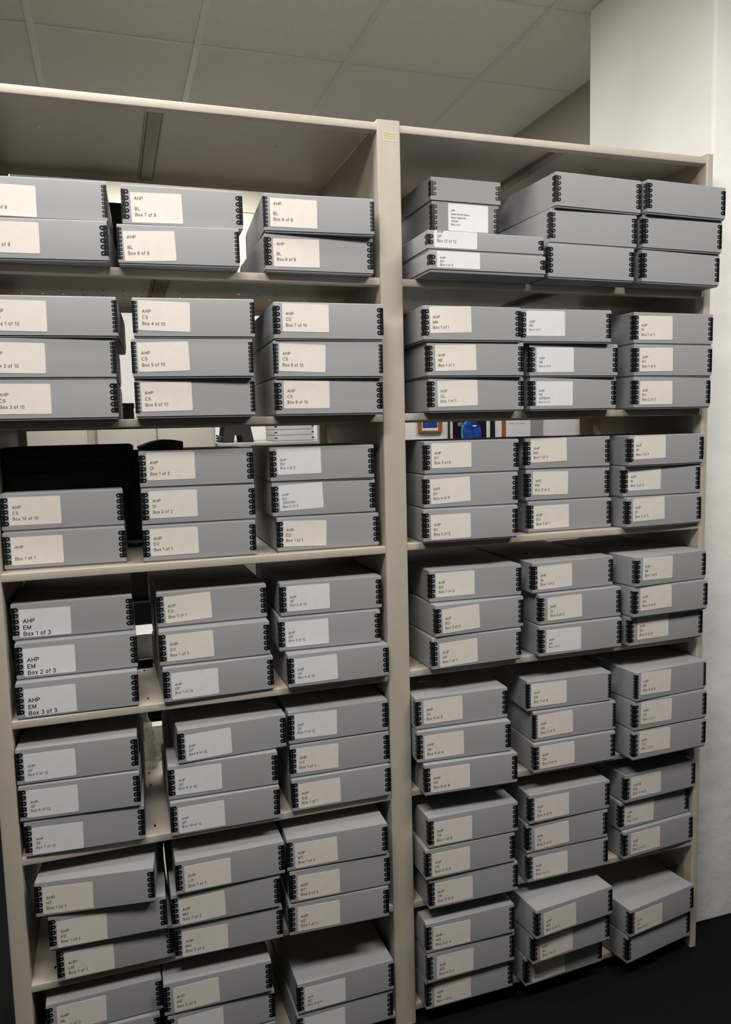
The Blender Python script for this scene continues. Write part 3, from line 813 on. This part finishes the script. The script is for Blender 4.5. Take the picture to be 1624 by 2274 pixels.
root = thing('archival_box', 'tall lidded grey box labelled Daniel Winter House Glass Negatives, on two shallow boxes', 'box', (0.1065+NW/2, 0.060, zt), 0.02)
CAPH, TOT = 0.059, 2.0075-zt
bm = bmesh.new(); bm_box(bm, -NW/2+0.002, NW/2-0.002, 0.002, ND-0.002, 0, TOT-0.004); bevel_all(bm, 0.002, 2)
obj('base', mesh_from(bm, 'base', M['card_in'], smooth=True), root)
obj('lid', lid_mesh(NW+0.003, ND+0.003, CAPH), root, (0, -0.0015, TOT-CAPH))
e3 = edge_mesh('b', CAPH, 3); add_edges(root, NW+0.003, ND+0.003, 0, (e3, mirror_mesh(e3, 'metal_edge_mirrored')))
for o in root.children:
    if o.name.startswith('metal_edge'): o.location.z = TOT-CAPH; o.location.y += -0.0015
hb = TOT-CAPH
e6 = edge_mesh('b', hb, 7)
eb = (e6, mirror_mesh(e6, 'metal_edge_mirrored'))
for lx, mesh in ((-NW/2+0.002, eb[0]), (NW/2-0.002, eb[1])):
    obj('metal_edge', mesh, root, (lx, 0.002, 0.002))
obj('paper_label', label_mesh(0.118, 0.0700, 'white', [('AHP', 0.0200, 0.0040, 0.03), ('Daniel Winter House', 0.0292, 0.0040, 0.03), ('Glass Negatives', 0.0380, 0.0040, 0.03), ('32SH10', 0.0468, 0.0040, 0.03), ('Box 2 of 2', 0.0556, 0.0040, 0.03)], corner=0.0025), root,
    (-NW/2+0.049, 0.0016, hb-0.005))

# ================================================================== THINGS TUCKED BEHIND AND ON THE BOXES
def box_thing(name, label, cat, x0, x1, y0, y1, z0, z1, mat, bev=0.004, group=None, rotz=0.0):
    cx, cy = (x0+x1)/2, (y0+y1)/2
    t = thing(name, label, cat, (cx, cy, z0), rotz, group)
    return t, (x0-cx, x1-cx, y0-cy, y1-cy, 0.0, z1-z0)
# black document case on the left stack of the third shelf
zc = ZL['C'] + 2*(BH+BG) + 0.0006
t, d = box_thing('storage_case', 'black cloth covered case lying on the left stack, third shelf, left bay', 'case', -0.968, -0.672, 0.125, 0.46, zc, zc+0.1035, None)
simple_box('case_body', d[0]+.003, d[1]-.003, d[2]+.003, d[3]-.003, 0, 0.062, M['blackcase'], bev=0.003, parent=t)
simple_box('case_lid', d[0], d[1], d[2], d[3], 0.062, 0.1035, M['blackcase'], bev=0.004, parent=t)
simple_box('spine_strip', d[0]+.001, d[1]-.001, d[2]-0.0012, d[2]+0.004, 0.026, 0.040, M['blackcase'], parent=t)
# curved dark folder on top of the DI box
zf = ZL['C'] + 3*(BH+BG) + 0.0005
bm = bmesh.new(); N = 16
for k in range(N):
    def P(q): 
        u = q/N
        return (-0.655+0.110*u, 0.0215*math.sin(math.pi*min(1, u*0.62+0.10))**1.3)
    (xa, ha), (xb, hb2) = P(k), P(k+1)
    vs = [bm.verts.new(p) for p in ((xa, .20, zf), (xb, .20, zf), (xb, .40, zf), (xa, .40, zf), (xa, .20, zf+.003+ha), (xb, .20, zf+.003+hb2), (xb, .40, zf+.003+ha), (xa, .40, zf+.003+ha))]
    vs[6].co.z = zf+.003+hb2
    for q in ((3,2,1,0),(4,5,6,7),(0,1,5,4),(2,3,7,6)) + (((3,0,4,7),) if k == 0 else ()) + (((1,2,6,5),) if k == N-1 else ()):
        bm.faces.new([vs[i] for i in q])
bmesh.ops.remove_doubles(bm, verts=bm.verts[:], dist=1e-5)
tag(obj('folder', mesh_from(bm, 'folder', M['flap'], smooth=True)), 'dark curved folder lying on the box labelled DI Box 1 of 2', 'folder')
# dark box behind the gap on the top shelf of the left bay
def lidded(name, label, cat, x0, x1, y0, y1, z0, z1, mat, group=None):
    t, d = box_thing(name, label, cat, x0, x1, y0, y1, z0, z1, None, group=group)
    hh = z1-z0
    simple_box('body', d[0]+.002, d[1]-.002, d[2]+.002, d[3]-.002, 0, hh*0.7, mat, bev=0.003, parent=t)
    simple_box('lid', d[0], d[1], d[2], d[3], hh*0.7, hh, mat, bev=0.003, parent=t)
    return t
lidded('storage_case', 'dark storage case behind the gap on the top shelf, left bay', 'case', -0.80, -0.60, 0.435, 0.545, ZL['A']+0.0004, ZL['A']+0.262, M['blackplastic'])
lidded('storage_case', 'small black case behind the gap on the second shelf, left bay', 'case', -0.725, -0.655, 0.44, 0.54, ZL['B']+0.0004, ZL['B']+0.055, M['blackplastic'])

lidded('storage_case', 'dark backing block added behind the gap on the third shelf, left bay', 'case', -0.735, -0.615, 0.455, 0.545, ZL['C']+0.0004, ZL['C']+0.262, M['blackplastic'])  # dark backing added so that the gap reads black
lidded('white_carton', 'white carton standing at the back of the fourth shelf, left bay', 'carton', -0.725, -0.600, 0.415, 0.535, ZL['D']+0.0004, ZL['D']+0.071, M['whiteplastic'])
lidded('white_carton', 'white carton behind the crumpled plastic on the fifth shelf', 'carton', -0.676, -0.560, 0.512, 0.552, ZL['E']+0.0004, ZL['E']+0.086, M['whiteplastic'])
tag(simple_box('stop_bar', -0.687, -0.646, 0.325, 0.337, ZL['D']+0.0004, ZL['D']+0.021, M['blackplastic'], bev=0.002), 'short black bar lying in front of the white carton, fourth shelf', 'bar')
# crumpled clear plastic wrapping behind the boxes of the fifth shelf
bm = bmesh.new(); rnd = random.Random(11)
NU, NV = 28, 40
grid = []
for j in range(NV+1):
    v = j/NV; row = []
    for k in range(NU):
        a = 2*math.pi*k/NU
        rad = (1-0.45*v)*(1+0.16*math.sin(3*a+7*v)+0.12*math.sin(5*a-11*v)+rnd.uniform(-.07, .07))
        cx = -0.667 - 0.036*v
        row.append(bm.verts.new((cx+0.034*rad*math.cos(a), 0.448+0.040*rad*math.sin(a)+0.008*math.sin(9*v), ZL['E']+0.0012+0.245*v+(rnd.uniform(-.004, .004) if 0 < j < NV else 0))))
    grid.append(row)
for j in range(NV):
    for k in range(NU):
        bm.faces.new([grid[j][k], grid[j][(k+1) % NU], grid[j+1][(k+1) % NU], grid[j+1][k]])
bm.faces.new(grid[0]); bm.faces.new(grid[-1])
tag(obj('plastic_bag', mesh_from(bm, 'plastic_bag', M['film'])), 'crumpled clear plastic wrapping standing in the gap on the fifth shelf', 'plastic bag')

# ================================================================== ROOM BEHIND
# office copier standing behind the shelving, seen through the lower gaps
t = thing('office_copier', 'black and white office copier behind the lower shelves, left', 'copier', (-0.55, 1.80, FLOOR_Z))
simple_box('body', -0.42, 0.30, -0.30, 0.30, 0.0, 0.95, M['blackplastic'], bev=0.01, parent=t)
simple_box('document_feeder', -0.38, 0.26, -0.26, 0.28, 0.951, 1.09, M['blackplastic'], bev=0.02, parent=t)
simple_box('paper_drawer', -0.41, 0.29, -0.318, -0.300, 0.685, 0.805, M['whiteplastic'], bev=0.004, parent=t, label='white paper drawer')
simple_box('paper_drawer', -0.41, 0.29, -0.318, -0.300, 0.22, 0.36, M['whiteplastic'], bev=0.004, parent=t, label='white lower drawer')
for k in range(8):
    simple_box('vent_slat', -0.40, 0.28, -0.309, -0.300, 0.40+0.032*k, 0.414+0.032*k, M['blackplastic'], bev=0.002, parent=t)
# beige storage cabinets
def cabinet(x0, x1, y0, y1, z1, label):
    t, d = box_thing('storage_cabinet', label, 'cabinet', x0, x1, y0, y1, FLOOR_Z, z1, None, group='putty metal cabinets')
    hh = z1-FLOOR_Z
    simple_box('body', d[0], d[1], d[2]+0.02, d[3], 0, hh, M['cabinet'], bev=0.003, parent=t)
    dw = (d[1]-d[0]-0.03)/2
    for sx in (d[0]+0.01, d[0]+0.02+dw):
        dr = simple_box('door', sx, sx+dw, d[2], d[2]+0.02, 0.06, hh-0.03, M['cabinet'], bev=0.002, parent=t)
        hx = sx+dw-0.04 if sx < 0 else sx+0.03
        h = simple_box('handle', hx, hx+0.012, d[2]-0.02, d[2], hh*0.5, hh*0.5+0.12, M['zinc_and_light_dot'], bev=0.003, parent=dr)
cabinet(-1.78, -0.856, 3.0, 3.45, 1.50, 'putty metal cabinet behind the shelving, further left one')
cabinet(-0.811, -0.107, 3.0, 3.45, 1.50, 'putty metal cabinet behind the shelving, beside the counter unit')
simple_box('filler', -0.855, -0.812, 3.02, 3.45, FLOOR_Z, 1.49, M['cabinet'])
tag(bpy.data.objects['filler'], 'narrow putty filler strip standing between the two metal cabinets', 'panel'); bpy.data.objects['filler'].name = 'filler_panel'
# tall grey counter unit with things on it
t = thing('counter_unit', 'tall grey laminate counter unit carrying a black stool and thin boxes', 'counter', (0.47, 3.80, FLOOR_Z))
CT = 1.292 - FLOOR_Z
simple_box('body', -0.54, 0.40, -0.68, 0.75, 0.0, CT-0.03, M['counter'], bev=0.004, parent=t)
simple_box('worktop', -0.56, 0.42, -0.72, 0.77, CT-0.03, CT, M['counter'], bev=0.004, parent=t)
# black plastic step stool with arched legs
t = thing('step_stool', 'black plastic step stool with an arched opening, on the counter', 'stool', (0.066, 3.33, 1.2925))
def stool_side(y0, y1):
    bm = bmesh.new()
    prof = [(-0.100, 0), (-0.032, 0), (-0.030, 0.038), (-0.022, 0.047), (0.020, 0.047), (0.027, 0.038), (0.028, 0), (0.100, 0), (0.070, 0.150), (-0.078, 0.150)]
    # two legs and a bridge as separate convex pieces sharing one mesh
    for poly in ([(-0.100, 0), (-0.032, 0), (-0.026, 0.047), (-0.026, 0.150), (-0.079, 0.150)],
                 [(0.028, 0), (0.100, 0), (0.070, 0.150), (0.023, 0.150), (0.023, 0.047)],
                 [(-0.026, 0.047), (0.023, 0.047), (0.023, 0.150), (-0.026, 0.150)]):
        f = [bm.verts.new((x, y0, z)) for x, z in poly]; g = [bm.verts.new((x, y1, z)) for x, z in poly]
        bm.faces.new(f); bm.faces.new(g[::-1])
        for i in range(len(poly)):
            j = (i+1) % len(poly); bm.faces.new([f[j], f[i], g[i], g[j]])
    bmesh.ops.remove_doubles(bm, verts=bm.verts[:], dist=1e-5)
    return mesh_from(bm, 'leg_panel', M['blackplastic'])
obj('leg_panel', stool_side(-0.13, -0.112), t); obj('leg_panel', stool_side(0.112, 0.13), t)
simple_box('step', -0.085, 0.078, -0.145, 0.145, 0.150, 0.168, M['blackplastic'], bev=0.005, parent=t)
# coil of black cord beside the stool
bm = bmesh.new()
pts = [(0.020*math.cos(a*0.7), 0.020*math.sin(a*0.7), 0.006+0.0018*a) for a in range(0, 24)]
prev = None
for p in pts:
    rg = [bm.verts.new((p[0]*(1+0.25*math.cos(q)), p[1]*(1+0.25*math.cos(q)), p[2]+0.005*math.sin(q))) for q in [k*math.pi/3 for k in range(6)]]
    if prev:
        for k in range(6): bm.faces.new([prev[k], prev[(k+1) % 6], rg[(k+1) % 6], rg[k]])
    prev = rg
tag(obj('coiled_cord', mesh_from(bm, 'coiled_cord', M['blackplastic'], smooth=True), loc=(-0.058, 3.20, 1.2925)), 'small coil of black cord beside the black stool', 'cord')
# three thin grey boxes on the counter
TH = 0.0335
me_tl, me_tb = lid_mesh(BWID, 0.33, TH), base_mesh(BWID, 0.33, TH)
et = edge_mesh('b', TH, 1); pt = (et, mirror_mesh(et, 'metal_edge_mirrored'))
for k, wd in enumerate(('bottom', 'middle', 'upper', 'topmost')):
    r = thing('archival_box', 'thin grey box, %s of the small stack beside the black stool' % wd, 'box', (0.461, 3.30, 1.2925+k*(TH+0.0045)), 0.0, 'thin grey boxes on the counter')
    obj('lid', me_tl, r, (0, 0, 0.004)); obj('base', me_tb, r); add_edges(r, BWID, 0.33, 0.004, pt)

# framed pictures on the far wall
def frame_thing(name, label, x0, x1, z0, z1, fw, fmat, yd=0.025):
    cx = (x0+x1)/2
    t = thing(name, label, 'picture', (cx, YB, z0), 0, 'framed pictures on the far wall')
    hw, hh = (x1-x0)/2, z1-z0
    bm = bmesh.new()
    for a in ((-hw, hw, 0, fw[1]), (-hw, hw, hh-fw[1], hh), (-hw, -hw+fw[0], fw[1], hh-fw[1]), (hw-fw[2], hw, fw[1], hh-fw[1])):
        bm_box(bm, a[0], a[1], -yd, 0, a[2], a[3])
    obj('frame', mesh_from(bm, 'frame', fmat), t)
    return t, hw, hh
t, hw, hh = frame_thing('framed_picture', 'wood framed blue picture with a white mat on the far wall', 1.882, 2.110, 1.316, 1.62, (0.028, 0.020, 0.033), M['wood'])
simple_box('mat_board', -hw+.028, hw-.033, -0.008, -0.002, .020, hh-.020, M['paper'], parent=t)
simple_box('print', -hw+.047, hw-.044, -0.010, -0.008, .044, hh-.05, M['blueprint'], parent=t)
t, hw, hh = frame_thing('framed_picture', 'black framed print of a blue globe on black, far wall', 2.175, 2.637, 1.05, 1.62, (0.011, 0.015, 0.043), M['blackplastic'])
simple_box('mat_board', -hw+.011, hw-.043, -0.008, -0.002, .015, hh-.015, M['paper'], parent=t)
pr = simple_box('print', -hw+.044, hw-.081, -0.010, -0.008, .06, hh-.06, M['space'], parent=t)
def disc(name, cx, cz, rx, rz, y, mat, n=40, parent=None):
    bm = bmesh.new(); f = [bm.verts.new((cx+rx*math.cos(2*math.pi*k/n), y, cz+rz*math.sin(2*math.pi*k/n))) for k in range(n)]
    g = [bm.verts.new((v.co.x, y+0.0006, v.co.z)) for v in f]
    bm.faces.new(f)
    for k in range(n): bm.faces.new([f[(k+1) % n], f[k], g[k], g[(k+1) % n]])
    return obj(name, mesh_from(bm, name, mat), parent)
disc('printed_globe_rim', -0.008, 0.262, 0.098, 0.118, -0.0108, M['globe_rim'], parent=pr)
disc('printed_globe', 0.004, 0.258, 0.094, 0.114, -0.0114, M['globe'], parent=pr)
disc('printed_cloud', -0.110, 0.335, 0.030, 0.020, -0.0108, M['cloud'], parent=pr)
disc('printed_highlight', 0.030, 0.318, 0.022, 0.007, -0.0121, M['paper'], n=20, parent=pr)
t = thing('framed_picture', 'wood framed white sheet reading Aether Time Capsule, far wall', 'picture', (2.862, YB, 1.24), 0, 'framed pictures on the far wall')
bm = bmesh.new()
for a in ((-0.145, 0.13, 0, 0.02), (-0.145, 0.13, 0.33, 0.35), (-0.145, -0.111, 0.02, 0.33)):
    bm_box(bm, a[0], a[1], -0.022, 0, a[2], a[3])
obj('frame', mesh_from(bm, 'frame', M['wood']), t)
bm = bmesh.new(); bm_box(bm, -0.111, 0.142, -0.0245, -0.0225, 0.02, 0.33)
add_text(bm, 'Aether Time Capsule', -0.079, 0.136, -0.0250, 0.0115, 1)
obj('sheet', mesh_from(bm, 'sheet', [M['paper'], M['flap']]), t)
